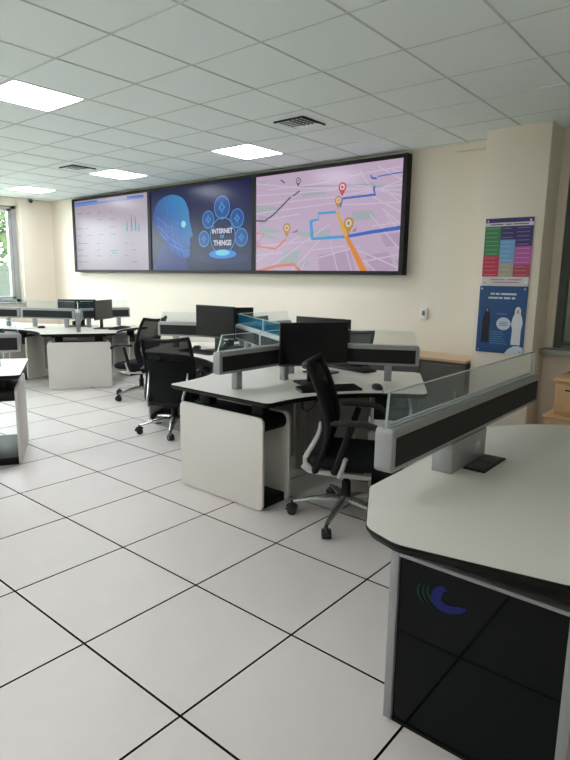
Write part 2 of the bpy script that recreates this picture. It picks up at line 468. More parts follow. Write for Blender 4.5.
class Flat(MB):
    """flat shapes on a display face, k = layer"""
    def poly(s, pts, k):
        n = len(pts); s.add([S(*p, k) for p in pts], [tuple(range(n))]); return s
    def wpoly(s, pts, k):
        s.add([(x, VY - .0012 * k, z) for x, z in pts], [tuple(range(len(pts)))]); return s
    def line(s, pts, w, k):
        P = [Vector((S(*p)[0], S(*p)[2])) for p in pts]; ws = w if isinstance(w, (list, tuple)) else [w] * len(P)
        L = []; R = []
        for i, p in enumerate(P):
            d = (P[min(i + 1, len(P) - 1)] - P[max(0, i - 1)]).normalized(); n = Vector((-d.y, d.x)) * ws[i] / 2
            L.append(p + n); R.append(p - n)
        vs = [(q.x, VY - .0012 * k, q.y) for q in L + R]; n = len(P)
        s.add(vs, [(i, i + 1, n + i + 1, n + i) for i in range(n - 1)]); return s
    def disc(s, c, rx, rz, k, n=28, ring=0):
        x0, _, z0 = S(*c)
        o = [(x0 + rx * math.cos(2 * PI * i / n), VY - .0012 * k, z0 + rz * math.sin(2 * PI * i / n)) for i in range(n)]
        if not ring: s.add(o, [tuple(range(n))])
        else:
            q = [(x0 + (rx - ring) * math.cos(2 * PI * i / n), VY - .0012 * k, z0 + (rz - ring) * math.sin(2 * PI * i / n)) for i in range(n)]
            s.add(o + q, [(i, (i + 1) % n, n + (i + 1) % n, n + i) for i in range(n)])
        return s

def display(n, label, m_screen):
    xa, xb = VX0 + n * DW, VX0 + (n + 1) * DW
    t = empty('video_display', ((xa + xb) / 2, YB, VZ0)); tag(t, label, 'display', 'wall of three large video displays')
    I = Matrix.Translation((-(xa + xb) / 2, -YB, -VZ0))
    c = MB().box(xa + .001, xb - .001, VY + .004, YB - .004, VZ0, VZ1); c.v = [tuple(I @ Vector(p)) for p in c.v]
    c.build('housing', 'bezel_black', t, smooth=False)
    bz = .042; eL = .07 if n == 0 else .035; eR = .05 if n == 2 else .035
    f = MB().box(xa + .001, xb - .001, VY - .012, VY + .004, VZ1 - bz, VZ1).box(xa + .001, xb - .001, VY - .012, VY + .004, VZ0, VZ0 + bz)
    f.box(xa + .001, xa + eL, VY - .012, VY + .004, VZ0 + bz, VZ1 - bz).box(xb - eR, xb - .001, VY - .012, VY + .004, VZ0 + bz, VZ1 - bz)
    f.v = [tuple(I @ Vector(p)) for p in f.v]; f.build('bezel', 'bezel_black', t, smooth=False)
    s = MB().box(xa + eL, xb - eR, VY, VY + .004, VZ0 + bz, VZ1 - bz); s.v = [tuple(I @ Vector(p)) for p in s.v]
    so = s.build('screen', m_screen, t, smooth=False)
    box = (xa + eL, xb - eR, VZ0 + bz, VZ1 - bz)
    def put(mb, name, m):
        # keep the drawing inside the lit area
        bm = bmesh.new(); vs = [bm.verts.new(p) for p in mb.v]
        for fc in mb.f:
            try: bm.faces.new([vs[i] for i in fc])
            except ValueError: pass
        for co, no in (((box[0], 0, 0), (-1, 0, 0)), ((box[1], 0, 0), (1, 0, 0)), ((0, 0, box[2]), (0, 0, -1)), ((0, 0, box[3]), (0, 0, 1))):
            bmesh.ops.bisect_plane(bm, geom=bm.verts[:] + bm.edges[:] + bm.faces[:], plane_co=co, plane_no=no, clear_outer=True)
        bm.verts.index_update()
        q = MB(); q.v = [tuple(I @ v.co) for v in bm.verts]; q.f = [tuple(v.index for v in fc.verts) for fc in bm.faces]
        bm.free()
        o = q.build(name, m, so, smooth=False)
        # faces look into the room
        me = o.data
        if len(me.polygons) and sum(p.normal.y * p.area for p in me.polygons) > 0: me.flip_normals()
        return o
    return t, so, put, I

def put_each(put, mb, name, m):
    for fc in mb.f:
        q1 = MB(); q1.v = [mb.v[i] for i in fc]; q1.f = [tuple(range(len(fc)))]; put(q1, name, m)

# --- dashboard display
t, so, put, I = display(0, 'wall display with a pale dashboard of small charts, next to the corner', screen_mat('dash_bg', (184, 172, 186)))
q = Flat()
q.poly([(75, 203), (97, 200), (97, 204), (75, 207)], 1); q.poly([(127, 196.5), (143.5, 194.5), (143.5, 197.5), (127, 199.5)], 1)
put_each(put, q, 'title_bar', screen_mat('dash_blue', (70, 120, 205)))
q = Flat(); q.poly([(75, 204.5), (143.5, 196.5), (143.5, 198), (75, 206.5)], 2)
put(q, 'header_line', screen_mat('dash_lightblue', (120, 150, 215)))
q = Flat()
for (x, h) in ((126, 7), (130.5, 13), (134.5, 12), (138, 7)): q.poly([(x, 231), (x + 2, 231), (x + 1.6, 231 - h), (x + .6, 231 - h)], 1)
q.poly([(111, 250), (117.5, 249.8), (117.5, 251), (111, 251.2)], 1); q.poly([(112, 252.4), (116.5, 252.3), (116.5, 253.5), (112, 253.6)], 1)
put(q, 'bar_chart', screen_mat('dash_teal', (80, 160, 180)))
q = Flat()
for (x, h) in ((127, 11), (131.3, 17), (135.3, 15.5)): q.line([(x + .3, 226), (x, 231.5 - h)], .018, 2)
for y in (243.5, 250, 256, 262): 
    for x in (78, 84, 97, 110, 125, 133): 
        if random.random() < .7: q.line([(x, y - (x - 75) * .004), (x + random.uniform(1.5, 6), y - (x - 75) * .004)], .012, 1)
for y in (214, 221, 229, 236):
    for x in (77, 86, 98, 110):
        if random.random() < .6: q.line([(x, y - (x - 75) * .06), (x + random.uniform(1.5, 7), y - (x - 75) * .06)], .01, 1)
put_each(put, q, 'chart_text', screen_mat('dash_text', (128, 124, 140)))

# --- centre display
t, so, put, I = display(1, 'wall display with a glowing blue head and icon circles on dark blue', screen_mat('blue_bg', (22, 28, 78)))
def H(*pts): return [(140 + x * .2105, 180 + y * .2105) for x, y in pts]
m = screen_mat('head_blue', (42, 98, 205)); nt = m.node_tree; b = nt.nodes['Principled BSDF']
tc = nt.nodes.new('ShaderNodeTexCoord'); sp = nt.nodes.new('ShaderNodeSeparateXYZ'); rp = nt.nodes.new('ShaderNodeValToRGB'); ma = nt.nodes.new('ShaderNodeMath'); ma.operation = 'MULTIPLY_ADD'
nt.links.new(tc.outputs['Generated'], sp.inputs[0]); nt.links.new(sp.outputs['X'], ma.inputs[0]); ma.inputs[1].default_value = .5
m2 = nt.nodes.new('ShaderNodeMath'); m2.operation = 'MULTIPLY'; m2.inputs[1].default_value = .5
nt.links.new(sp.outputs['Z'], m2.inputs[0]); nt.links.new(m2.outputs[0], ma.inputs[2]); nt.links.new(ma.outputs[0], rp.inputs[0])
rp.color_ramp.elements[0].position = .3; rp.color_ramp.elements[0].color = (*lin((26, 52, 150)), 1)
rp.color_ramp.elements[1].position = .9; rp.color_ramp.elements[1].color = (*lin((58, 150, 205)), 1)
nt.links.new(rp.outputs[0], b.inputs['Emission Color'])
q = Flat().poly(H((105, 290), (160, 345), (215, 372), (232, 410), (235, 440), (50, 440), (75, 390)), 1); put(q, 'neck', screen_mat('neck_blue', (34, 50, 125)))
def smooth_loop(P, m=4):
    out = []; n = len(P)
    for i in range(n):
        p0, p1, p2, p3 = (Vector(P[(i + d) % n]) for d in (-1, 0, 1, 2))
        for k in range(m):
            u = k / m; out.append(tuple(.5 * ((2 * p1) + (p2 - p0) * u + (2 * p0 - 5 * p1 + 4 * p2 - p3) * u * u + (3 * p1 - p0 - 3 * p2 + p3) * u ** 3)))
    return out
q = Flat().poly(smooth_loop(H((70, 215), (66, 170), (75, 125), (105, 88), (155, 70), (205, 88), (230, 140), (238, 200), (252, 262), (240, 272), (238, 288), (241, 300), (236, 318), (240, 340), (232, 366), (205, 370), (160, 348), (125, 305), (95, 255))), 2); put(q, 'head_profile', m)
q = Flat()
for a in ((95, 250, 235, 360), (110, 270, 228, 340), (85, 215, 210, 320), (80, 175, 190, 240), (120, 200, 160, 340), (150, 210, 190, 360), (170, 200, 215, 365)):
    q.line(H((a[0], a[1]), ((a[0] + a[2]) / 2 - 8, (a[1] + a[3]) / 2 + 8), (a[2], a[3])), .012, 3)
q.line(H((165, 205), (232, 205)), .012, 3); q.line(H((210, 205), (210, 165)), .012, 3)
q.line(H((130, 112), (165, 108), (166, 165), (131, 168), (130, 112)), .014, 3); q.line(H((140, 155), (148, 122), (156, 155)), .014, 3)
put(q, 'circuit_line', screen_mat('circuit', (60, 130, 225)))
q = Flat().disc(H((208, 210))[0], .05, .05, 4); put(q, 'eye_glow', screen_mat('glow', (150, 230, 245)))
ic = [((390, 130), .155), ((325, 188), .122), ((462, 182), .128), ((305, 280), .112), ((482, 272), .12)]
q = Flat()
for c, r in ic: q.disc(H(c)[0], r, r, 2)
put(q, 'icon_circle', screen_mat('icon_blue', (28, 78, 160)))
q = Flat()
for c, r in ic: q.disc(H(c)[0], r, r, 3, ring=.014); q.disc(H(c)[0], r * .45, r * .35, 3, ring=.02, n=4); q.disc(H(c)[0], r * .25, r * .55, 3, ring=.014, n=4)
q.disc(H((393, 265))[0], .25, .25, 3, ring=.014)
q.line(H((390, 178), (393, 190)), .012, 3); q.line(H((345, 215), (355, 225)), .012, 3); q.line(H((430, 225), (444, 212)), .012, 3)
put(q, 'icon_ring', screen_mat('icon_ring', (70, 158, 215)))
q = Flat().disc(H((393, 372))[0], .50, .075, 1); put(q, 'platform', screen_mat('platform', (36, 44, 100)))
q = Flat().disc(H((393, 352))[0], .27, .06, 4); put(q, 'platform_glow', screen_mat('platform_glow', (44, 140, 225)))
q = Flat().disc(H((393, 345))[0], .14, .04, 5); put(q, 'platform_core', screen_mat('platform_core', (110, 215, 245)))
wt = screen_mat('screen_text', (222, 224, 244)); ct = screen_mat('screen_text_cyan', (90, 190, 230))
for body, c, sz, mm in (('INTERNET', (392, 243), .088, wt), ('OF', (392, 270), .06, ct), ('THINGS', (393, 300), .098, wt)):
    p = I @ Vector(S(*H(c)[0], 6)); text_obj('lettering', body, sz, mm, so, p)

# --- map display
t, so, put, I = display(2, 'wall display with a pinkish street map and coloured routes, beside the pillar', screen_mat('map_bg', (203, 180, 206)))
q = Flat()
for pts in (((256, 205), (275, 207), (282, 209), (272, 214), (256, 214)), ((283, 252), (300, 250), (297, 262), (280, 263)), ((262, 226), (280, 230), (276, 234), (258, 232)), ((297, 232), (330, 230), (330, 236), (298, 237)),
            ((352, 212), (372, 210), (376, 218), (352, 221)), ((300, 194), (325, 191), (327, 194), (302, 197)), ((394, 260), (404, 262), (402, 268)), ((258, 182), (268, 180), (266, 184), (258, 186)), ((372, 184), (392, 186), (390, 189), (371, 187)),
            ((263, 232), (280, 240), (262, 238)), ((280, 262), (310, 262), (308, 266), (279, 266))): q.poly(pts, 1)
put_each(put, q, 'park_patch', screen_mat('map_green', (176, 184, 188)))
q = Flat()
for pts in (((318, 255), (350, 250), (356, 272), (320, 274)), ((380, 235), (402, 232), (401, 245), (386, 247)), ((258, 215), (275, 218), (260, 226)), ((366, 255), (388, 252), (396, 270), (370, 272)), ((256, 240), (262, 244), (256, 250))): q.poly(pts, 1)
put_each(put, q, 'district_patch', screen_mat('map_mauve', (190, 164, 194)))
q = Flat(); rs = random.Random(3)
fan = [((255, 262), (300, 236)), ((262, 273), (330, 224)), ((290, 273), (322, 238)), ((300, 273), (305, 262)), ((366, 262), (376, 272)), ((370, 214), (400, 250)), ((382, 208), (403, 226)), ((358, 250), (403, 270)), ((360, 262), (403, 254)), ((355, 198), (402, 180)),
       ((386, 190), (404, 205)), ((378, 166), (403, 180)), ((255, 222), (300, 214)), ((255, 214), (340, 202)), ((255, 205), (345, 196)), ((255, 196), (335, 190)), ((300, 188), (404, 190)), ((352, 184), (404, 196)), ((372, 196), (404, 214)), ((340, 205), (404, 202)), ((340, 196), (404, 184)),
       ((318, 258), (360, 246)), ((312, 250), (346, 246)), ((346, 250), (352, 272)), ((330, 240), (338, 272)), ((262, 246), (320, 240)), ((255, 256), (284, 252)), ((372, 226), (404, 222)), ((386, 214), (404, 236)), ((392, 220), (376, 232)), ((256, 184), (300, 188)), ((268, 190), (330, 182)), ((350, 176), (404, 166)), ((360, 170), (372, 190)), ((392, 170), (404, 172))]
for a, b2_ in fan: q.line([a, b2_], .016, 2)
put_each(put, q, 'street', screen_mat('map_street', (214, 198, 218)))
q = Flat()
q.line([(255, 221), (265, 221), (274, 214.5), (291, 197)], .02, 3); q.line([(293, 196), (300, 191)], .016, 3); q.line([(281, 180), (285, 183)], .016, 3)
put(q, 'dark_route', screen_mat('map_dark', (84, 90, 104)))
q = Flat(); q.line([(300, 187), (374, 184)], .01, 3); put(q, 'grey_route', screen_mat('map_grey', (160, 168, 178)))
q = Flat()
q.line([(312, 239), (347, 236.5)], .035, 4); q.line([(312.5, 239), (311, 220.5)], .045, 4); q.line([(311, 221), (318.5, 219.5), (318.5, 213.5), (336, 212)], .028, 4)
put(q, 'light_blue_route', screen_mat('map_lightblue', (88, 166, 222)))
q = Flat()
q.line([(347, 236.5), (372, 232), (401.5, 227.5)], [.035, .038, .042], 4); q.line([(340.5, 207), (343, 198.5), (376, 194.5), (374, 190), (375, 186)], .024, 4)
q.line([(371, 175), (372, 178), (377, 178.5)], .02, 4); q.line([(378, 176.5), (403, 172)], .012, 4)
put(q, 'blue_route', screen_mat('map_blue', (70, 112, 205)))
q = Flat(); q.line([(337, 212), (346.5, 236)], [.03, .05], 5); put(q, 'amber_route', screen_mat('map_amber', (232, 180, 74)))
q = Flat(); q.line([(346.5, 236), (366, 275)], [.045, .08], 5); put(q, 'orange_route', screen_mat('map_orange', (233, 146, 58)))
q = Flat()
q.line([(286, 239), (276, 249), (256, 246), (264, 234), (255, 233)], .024, 4); q.line([(255, 272), (276, 266), (294, 264.5), (303, 274)], .034, 4)
put(q, 'coral_route', screen_mat('map_coral', (226, 132, 104)))
def pin(px, py, s_, name):
    """map pin: drop-shaped head with point, tip at px,py"""
    x, _, z = S(px, py); pts = [(x, z)]
    for a in range(-50, 231, 20): pts.append((x + s_ * math.cos(math.radians(a)), z + s_ * 2.0 + s_ * math.sin(math.radians(a))))
    qq = Flat().wpoly(pts, 6); put(qq, 'map_pin', name)
    qq = Flat(); n = 14
    qq.wpoly([(x + s_ * .62 * math.cos(2 * PI * i / n), z + s_ * 2 + s_ * .62 * math.sin(2 * PI * i / n)) for i in range(n)], 7); put(qq, 'pin_face', screen_mat('pin_face', (226, 218, 220)))
    qq = Flat(); qq.wpoly([(x + s_ * .34 * math.cos(2 * PI * i / n), z + s_ * 2 + s_ * .34 * math.sin(2 * PI * i / n)) for i in range(n)], 8); put(qq, 'pin_dot', name)
py_, pr_, pk_ = screen_mat('pin_yellow', (196, 150, 60)), screen_mat('pin_red', (205, 62, 80)), screen_mat('pin_dark', (110, 104, 112))
pin(348.5, 235.5, .068, py_); pin(287, 238, .06, py_); pin(338.5, 209.5, .05, py_); pin(342.5, 197, .054, pr_); pin(298.5, 187.5, .038, pk_)
q = Flat(); q.poly([(352, 232), (357, 227), (356, 231)], 5); q.poly([(291, 233), (299, 229), (297, 232.5)], 5); q.poly([(379, 274.5), (383, 271.8), (388, 273), (390, 274.8)], 6)
put(q, 'pin_shadow', screen_mat('map_shadow', (140, 132, 150)))

# ------------------------------------------------------------------ pillar notices
def notice(name, label, x0, x1, z0, z1, m):
    t = empty(name, ((x0 + x1) / 2, PY, z0)); tag(t, label, 'poster')
    w, h = x1 - x0, z1 - z0
    MB().box(-w / 2, w / 2, -.012, -.001, 0, h).build('board', m, t, bev=.001, seg=1)
    ci = [0]
    def rect(nm, a, b, c, d, mm, layer=1):
        """a..b across, c..d up, as shares of the sheet"""
        y = -.012 - .0007 * layer
        MB().box((a - .5) * w, (b - .5) * w, y, y + .0006, c * h, d * h).build(nm, mm, t, smooth=False)
    def poly(nm, pts, mm, layer=1):
        y = -.012 - .0007 * layer
        MB().add([((a - .5) * w, y, c * h) for a, c in pts], [tuple(range(len(pts)))]).build(nm, mm, t, smooth=False)
    for sx in (-1, 1):
        for zz in (.025, h - .025):
            MB().cyl((sx * (w / 2 - .025), -.012, zz), (sx * (w / 2 - .025), -.018, zz), .008, n=10).build('screw_cap', 'chrome', t)
    return t, rect, poly
pm = lambda n, c: mat('print_' + n, c, rough=.5, spec=.4)
t, rect, poly = notice('notice_board', 'upper poster on the pillar, coloured text blocks under a purple band', -2.066, -1.638, 1.446, 2.043, pm('white', (206, 204, 206)))
rect('header_band', 0, 1, .935, 1, pm('purple', (62, 44, 108)))
for a, b in ((.12, .38), (.42, .55), (.58, .9)): rect('title_text', a, b, .90, .915, pm('ink', (90, 84, 110)))
for nm, a, b, c, d, col in (('green', 0, .345, .44, .88, (58, 128, 78)), ('navy', .345, .655, .68, .88, (52, 48, 104)), ('indigo', .655, 1, .58, .88, (62, 48, 112)), ('sky', .345, .655, .34, .68, (110, 158, 206)),
                            ('magenta', .655, 1, .31, .58, (176, 88, 160)), ('red', 0, .345, .13, .44, (190, 48, 74)), ('sand', .345, .655, .13, .34, (164, 160, 142)), ('crimson', .655, 1, .13, .31, (168, 58, 84))):
    rect('colour_block', a, b, c, d, pm(nm, col))
    n = max(2, int((d - c) / .06))
    for k in range(n):
        zc = c + (d - c) * (k + .5) / n
        rect('text_line', a + .03, b - random.uniform(.04, .1), zc - .006, zc + .006, pm(nm + '_text', tuple(min(255, int(v * .6 + 90)) for v in col)), 2)
for a, b, c in ((.2, .5, .085), (.55, .85, .085), (.25, .8, .045)): rect('footer_text', a, b, c - .008, c + .008, pm('rose_text', (176, 120, 140)))
t, rect, poly = notice('poster', 'lower blue poster on the pillar with a dark-robed and a white-robed figure', -2.076, -1.64, .822, 1.438, pm('blue', (36, 76, 126)))
for r_, (z, sp_) in enumerate(((.885, ((.24, .33), (.35, .43), (.46, .78))), (.825, ((.2, .4), (.42, .5), (.53, .66), (.69, .76))))):
    for a, b in sp_: rect('title_word', a, b, z - .014, z + .014, pm('poster_white', (196, 204, 214)))
for k in range(6): rect('text_line', .30, random.uniform(.55, .68), .14 + k * .035, .148 + k * .035, pm('poster_pale', (96, 138, 184)))
rect('text_line', .40, .62, .585, .595, pm('poster_pale', (96, 138, 184)))
n = 20; poly('badge', [(.56 + .15 * math.cos(2 * PI * i / n), .445 + .095 * math.sin(2 * PI * i / n)) for i in range(n)], pm('poster_white', (196, 204, 214)), 1)
for zc in (.42, .445, .47): rect('badge_text', .47, .65, zc - .005, zc + .005, pm('poster_blue_text', (90, 120, 160)), 2)
poly('dark_figure', [(.10, .15), (.27, .15), (.26, .36), (.27, .50), (.245, .60), (.235, .66), (.20, .685), (.165, .66), (.155, .60), (.115, .52), (.11, .34)], pm('robe_black', (22, 24, 32)))
poly('face', [(.185, .62), (.215, .62), (.22, .65), (.20, .665), (.18, .65)], pm('skin', (190, 152, 130)), 2)
poly('white_figure', [(.74, .14), (.93, .14), (.93, .36), (.955, .47), (.93, .55), (.90, .60), (.90, .66), (.87, .70), (.81, .70), (.78, .66), (.78, .60), (.745, .54), (.72, .45), (.75, .36)], pm('robe_white', (206, 210, 216)))
poly('face', [(.81, .60), (.87, .60), (.875, .645), (.84, .67), (.805, .645)], pm('skin', (190, 152, 130)), 2)
poly('corner_shape', [(.62, 0), (1, 0), (1, .1), (.92, .125), (.8, .12), (.7, .075)], pm('poster_white', (196, 204, 214)), 2)

# thermostat, wall camera
p = at(424, 315, 1, YB)
t = empty('wall_control', (p.x, YB, p.z - .05)); tag(t, 'small white wall control beside the map screen', 'thermostat')
MB().box(-.045, .045, -.016, 0, 0, .125).build('housing', 'white_plastic', t, bev=.006)
MB().box(-.016, .016, -.0175, -.016, .045, .095).build('display_window', 'plastic_grey', t, smooth=False)
t = empty('wall_camera', (XL + .07, 5.26, HC - .06)); tag(t, 'small black dome camera at the top of the pilaster', 'camera')
MB().cyl((0, 0, .02), (.05, 0, .02), .035).build('mount', 'white_plastic', t)
MB().tube([(.05, 0, .02), (.075, 0, .012), (.095, 0, .0), (.105, 0, -.012)], [.034, .033, .024, .008], 14).build('dome', 'plastic_black', t)

# ------------------------------------------------------------------ workstation clusters
ZD = .73
WL, WW = .887, .47
def rot2(p, a):
    c, s = math.cos(a), math.sin(a); return (p[0] * c - p[1] * s, p[0] * s + p[1] * c)
def cluster_outline(lens=(WL, WL, WL)):
    pts = []; rad = []
    for k in range(3):
        a = 2 * PI * k / 3; WLk = lens[k]
        pts += [rot2((WLk, -WW), a), rot2((WLk, WW), a)]; rad += [.075, .075]
        n = 14
        for i in range(1, n):
            tt = (i / n * 2 - 1) * .531; al = .69 + .16 * (tt / .531) ** 2
            # bisector frame
            pts.append(rot2((al, tt), a + PI / 3)); rad.append(0)
    return round_poly(pts, rad)
def worktop(root, outline):
    w = MB().prism(inset(outline, .003), ZD - .006, ZD).build('worktop', 'laminate_white', root, ang=30)
    c = MB().prism(outline, ZD - .012, ZD - .002).prism(outline, ZD - .034, ZD - .012, bot=inset(outline, .016))
    c.build('edge_band', 'edge_black', w)
    return w
def rail(root, a, x0, x1, posts, pw=.05, z0=.85, z1=1.0, th=.062, off=0., slant=.04, gh=.105, glass='screen_glass', edge='glass_edge'):
    """screen rail along the local x axis turned by a: frame, two black inserts, glass and posts"""
    R = Matrix.Rotation(a, 4, 'Z') @ Matrix.Translation((0, off, 0))
    h = th / 2
    prof = rrect(x0, x1, z0, z1, .018)
    f = MB(); n = len(prof)
    f.add([(x, -h, z) for x, z in prof] + [(x, h, z) for x, z in prof],
          [tuple(range(n)), tuple(range(2 * n - 1, n - 1, -1))] + [(i, n + i, n + (i + 1) % n, (i + 1) % n) for i in range(n)], R)
    r = f.build('screen_rail', 'silver', root, bev=.006)
    for s in (-1, 1):
        e = MB().box(x0 + .035, x1 - .028, s * (h + .0015) - .0015, s * (h + .0015) + .0015, z0 + .019, z1 - .031, R)
        e.build('insert_panel', 'insert_black', r, smooth=False)
    gx0, gx1 = x0 + .01, x1 - .015
    zt = z1 + gh
    MB().add([(gx0, -.004, z1 - .006), (gx1, -.004, z1 - .006), (gx1 - slant, -.004, zt), (gx0 + (slant if x0 > .5 or slant < .03 else 0), -.004, zt),
              (gx0, .004, z1 - .006), (gx1, .004, z1 - .006), (gx1 - slant, .004, zt), (gx0 + (slant if x0 > .5 or slant < .03 else 0), .004, zt)],
             [(0, 1, 2, 3), (7, 6, 5, 4), (0, 4, 5, 1), (2, 6, 7, 3), (1, 5, 6, 2), (0, 3, 7, 4)], R).build('glass_pane', glass, r, smooth=False)
    e = MB().box(gx0, gx1 - slant, -.0045, .0045, zt, zt + .003, R)
    e.add([(gx1, -.0045, z1), (gx1, .0045, z1), (gx1 - slant, .0045, zt + .003), (gx1 - slant, -.0045, zt + .003), (gx1 + .003, -.0045, z1), (gx1 + .003, .0045, z1), (gx1 - slant + .003, .0045, zt + .003), (gx1 - slant + .003, -.0045, zt + .003)],
          [(0, 1, 2, 3), (7, 6, 5, 4), (0, 4, 5, 1), (2, 6, 7, 3), (1, 5, 6, 2), (0, 3, 7, 4)], R)
    if 0 < slant < .03: e.box(gx0 - .003, gx0, -.0045, .0045, z1, zt + .003, R)
    e.build('glass_edge', edge, r, smooth=False)
    MB().box(x0 + .02, x1 - .02, -.012, -.007, z1 - .001, z1 + .005, R).box(x0 + .02, x1 - .02, .007, .012, z1 - .001, z1 + .005, R).build('glass_channel', 'silver_light', r, smooth=False)
    for (pa, pb) in posts:
        p = MB().box(pa, pb, -pw / 2, pw / 2, ZD, z0 + .004, R).build('rail_post', 'silver', r, bev=.003)
        MB().box(pa - .018, pb + .018, -pw / 2 - .012, pw / 2 + .012, ZD, ZD + .004, R).build('foot_plate', 'silver', p, bev=.001, seg=1) if False else None
    return r
def xz_panel(pts_yz, x0, x1, R):
    n = len(pts_yz)
    return MB().add([(x0, y, z) for y, z in pts_yz] + [(x1, y, z) for y, z in pts_yz],
                    [tuple(range(n)), tuple(range(2 * n - 1, n - 1, -1))] + [(i, n + i, n + (i + 1) % n, (i + 1) % n) for i in range(n)], R)
def gable(root, a, hw=.395, xo=.85, xi=.57, hz=.615):
    R = Matrix.Rotation(a, 4, 'Z')
    pr_ = rrect(-hw, hw, .004, hz, .04)
    gp = xz_panel(pr_, xo - .02, xo, R).build('gable_panel', 'panel_white', root, bev=.003)
    xz_panel(pr_, xi, xi + .02, R).build('inner_panel', 'panel_white', gp, bev=.003)
    xz_panel(rrect(-hw + .03, hw - .025, hz - .11, hz - .012, .045, 8), xi + .02, xo - .02, R).build('top_cover', 'frame_black', gp)
    MB().box(xi + .021, xo - .021, -hw + .03, hw - .03, .0, .06, R).build('base', 'frame_black', gp, bev=.006)
    xm = (xi + xo) / 2
    for y in (-.25, .25):
        MB().box(xm - .035, xm + .035, y - .05, y + .05, hz - .05, ZD - .034, R).build('lift_column', 'frame_black', gp, bev=.004)
    MB().box(xm - .03, xm + .03, -hw + .05, hw - .05, ZD - .060, ZD - .036, R).build('cross_rail', 'frame_black', gp, smooth=False)
def make_cluster(C, rz, label, group='three-seat workstations', lens=(WL, WL, WL), blue=()):  # blue: wings whose panes carry the painted teal reflection
    root = empty('workstation', (C[0], C[1], 0), rz); tag(root, label, 'workstation', group)
    worktop(root, cluster_outline(lens))
    MB().prism([rot2((.06, 0), PI / 3 * k + PI / 6) for k in range(6)], 0, ZD - .035).build('centre_column', 'panel_grey', root, bev=.004)
    for k in range(3):
        a = 2 * PI * k / 3; R = Matrix.Rotation(a, 4, 'Z')
        rail(root, a, .035, .886 if k in blue else (.90 if lens[k] > WL else .87), [(.15, .20), (.65, .705)], glass='teal_reflection_glass' if k in blue else 'screen_glass', slant=0. if k in blue else .04)
        gable(root, a)
        m_ = MB().box(.06, .55, -.009, .009, .11, .68, R).build('modesty_panel', 'panel_grey', root, bev=.002, seg=1)
        for z in (.18, .60): MB().box(.11, .14, -.016, .016, z, z + .03, R).build('clip', 'frame_black', m_, smooth=False)
        MB().box(.08, .60, -.03, .03, ZD - .07, ZD - .036, R).build('under_beam', 'frame_black', root, smooth=False)
    return root
C1, C2, C3, C4, C5 = (-2.70, 3.42), (-4.24, 4.31), (-7.56, 4.43), (-5.095, 1.46), (-9.10, 3.54)
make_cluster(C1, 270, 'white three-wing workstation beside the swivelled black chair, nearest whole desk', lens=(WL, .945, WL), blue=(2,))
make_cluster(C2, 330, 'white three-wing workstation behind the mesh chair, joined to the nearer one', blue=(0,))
make_cluster(C3, 330, 'far white three-wing workstation with its white end panel facing the viewer')
make_cluster(C4, 60, 'white workstation cut by the picture edge, only one wing end showing')
make_cluster(C5, 30, 'farthest white workstation under the window')

# ------------------------------------------------------------------ foreground console desk
FR = Vector((-.55, 2.41, 0))
root = empty('console_desk', FR, 270); tag(root, 'large white foreground desk with silver screen rail and dark glass end', 'desk')
def loc(x, y): return (FR.y - y, x - FR.x)           # world -> this desk's axes
fo = [(-1.035, 1.74), (-.86, 1.435), (-.735, 1.392), (-.30, 1.478), (-.06, 1.56), (-.14, 2.0), (-.16, 2.6), (-.10, 3.25), (-.36, 3.36), (-.72, 3.275), (-.90, 3.115), (-1.045, 2.92)]
fr_ = [.07, .09, .12, 0, .08, .5, .5, .1, .2, .3, .3, .3]
wo = round_poly([loc(*p) for p in fo], fr_)
area = sum(wo[i - 1][0] * wo[i][1] - wo[i][0] * wo[i - 1][1] for i in range(len(wo)))
if area < 0: wo.reverse()
worktop(root, wo)
# rail runs along local x from far (negative) to near end
rail(root, 0, FR.y - 3.17, FR.y - 1.60, [(FR.y - 2.42, FR.y - 2.07)], pw=.085, th=.066, off=-.905 - FR.x, slant=.012, gh=.115, edge='glass_edge_grey')
gp = MB()
hw, xo, xi, hz = .285, .85, .56, .615
fpts = [(-hw, .004), (hw, .004), (hw, hz), (-hw, hz)]
o = MB().box(xo - .03, xo, -hw, -hw + .03, .004, hz).box(xo - .03, xo, hw - .03, hw, .004, hz).box(xo - .03, xo, -hw + .03, hw - .03, hz - .014, hz).build('end_frame', 'silver', root, bev=.003)
MB().box(xo - .026, xo - .012, -hw + .031, hw - .031, .012, hz - .015).build('glass_panel', 'dark_glass', o, smooth=False)
MB().box(xo - .03, xo - .006, -hw + .031, hw - .031, .0, .011).build('kick_strip', 'frame_black', o, smooth=False)
xz_panel(rrect(-hw, hw, .004, hz, .03), xi, xi + .02, Matrix.Identity(4)).build('inner_panel', 'panel_white', o, bev=.003)
MB().box(xi + .021, xo - .031, -hw + .002, -hw + .02, .004, hz - .02).build('side_panel', 'silver', o, bev=.002, seg=1)
MB().box(xi + .021, xo - .031, hw - .02, hw - .002, .004, hz - .02).build('side_panel', 'silver', o, bev=.002, seg=1)
MB().box(xi + .021, xo - .032, -hw + .025, hw - .025, hz - .1, hz - .004).build('top_cover', 'cabinet_grey', o, bev=.02, seg=3)
for y in (-.17, .17): MB().box(.66, .75, y - .05, y + .05, hz - .06, ZD - .034).build('lift_column', 'frame_black', o, bev=.004)
MB().box(.76, .79, -.10, .06, ZD - .075, ZD - .035).build('control_box', 'frame_black', root, bev=.004)
MB().box(.66, .72, -hw, hw, ZD - .06, ZD - .036).build('cross_rail', 'frame_black', root, smooth=False)
MB().box(-.76, -.735, -.25, .30, .004, ZD - .035).build('far_panel', 'panel_white', root, bev=.003)
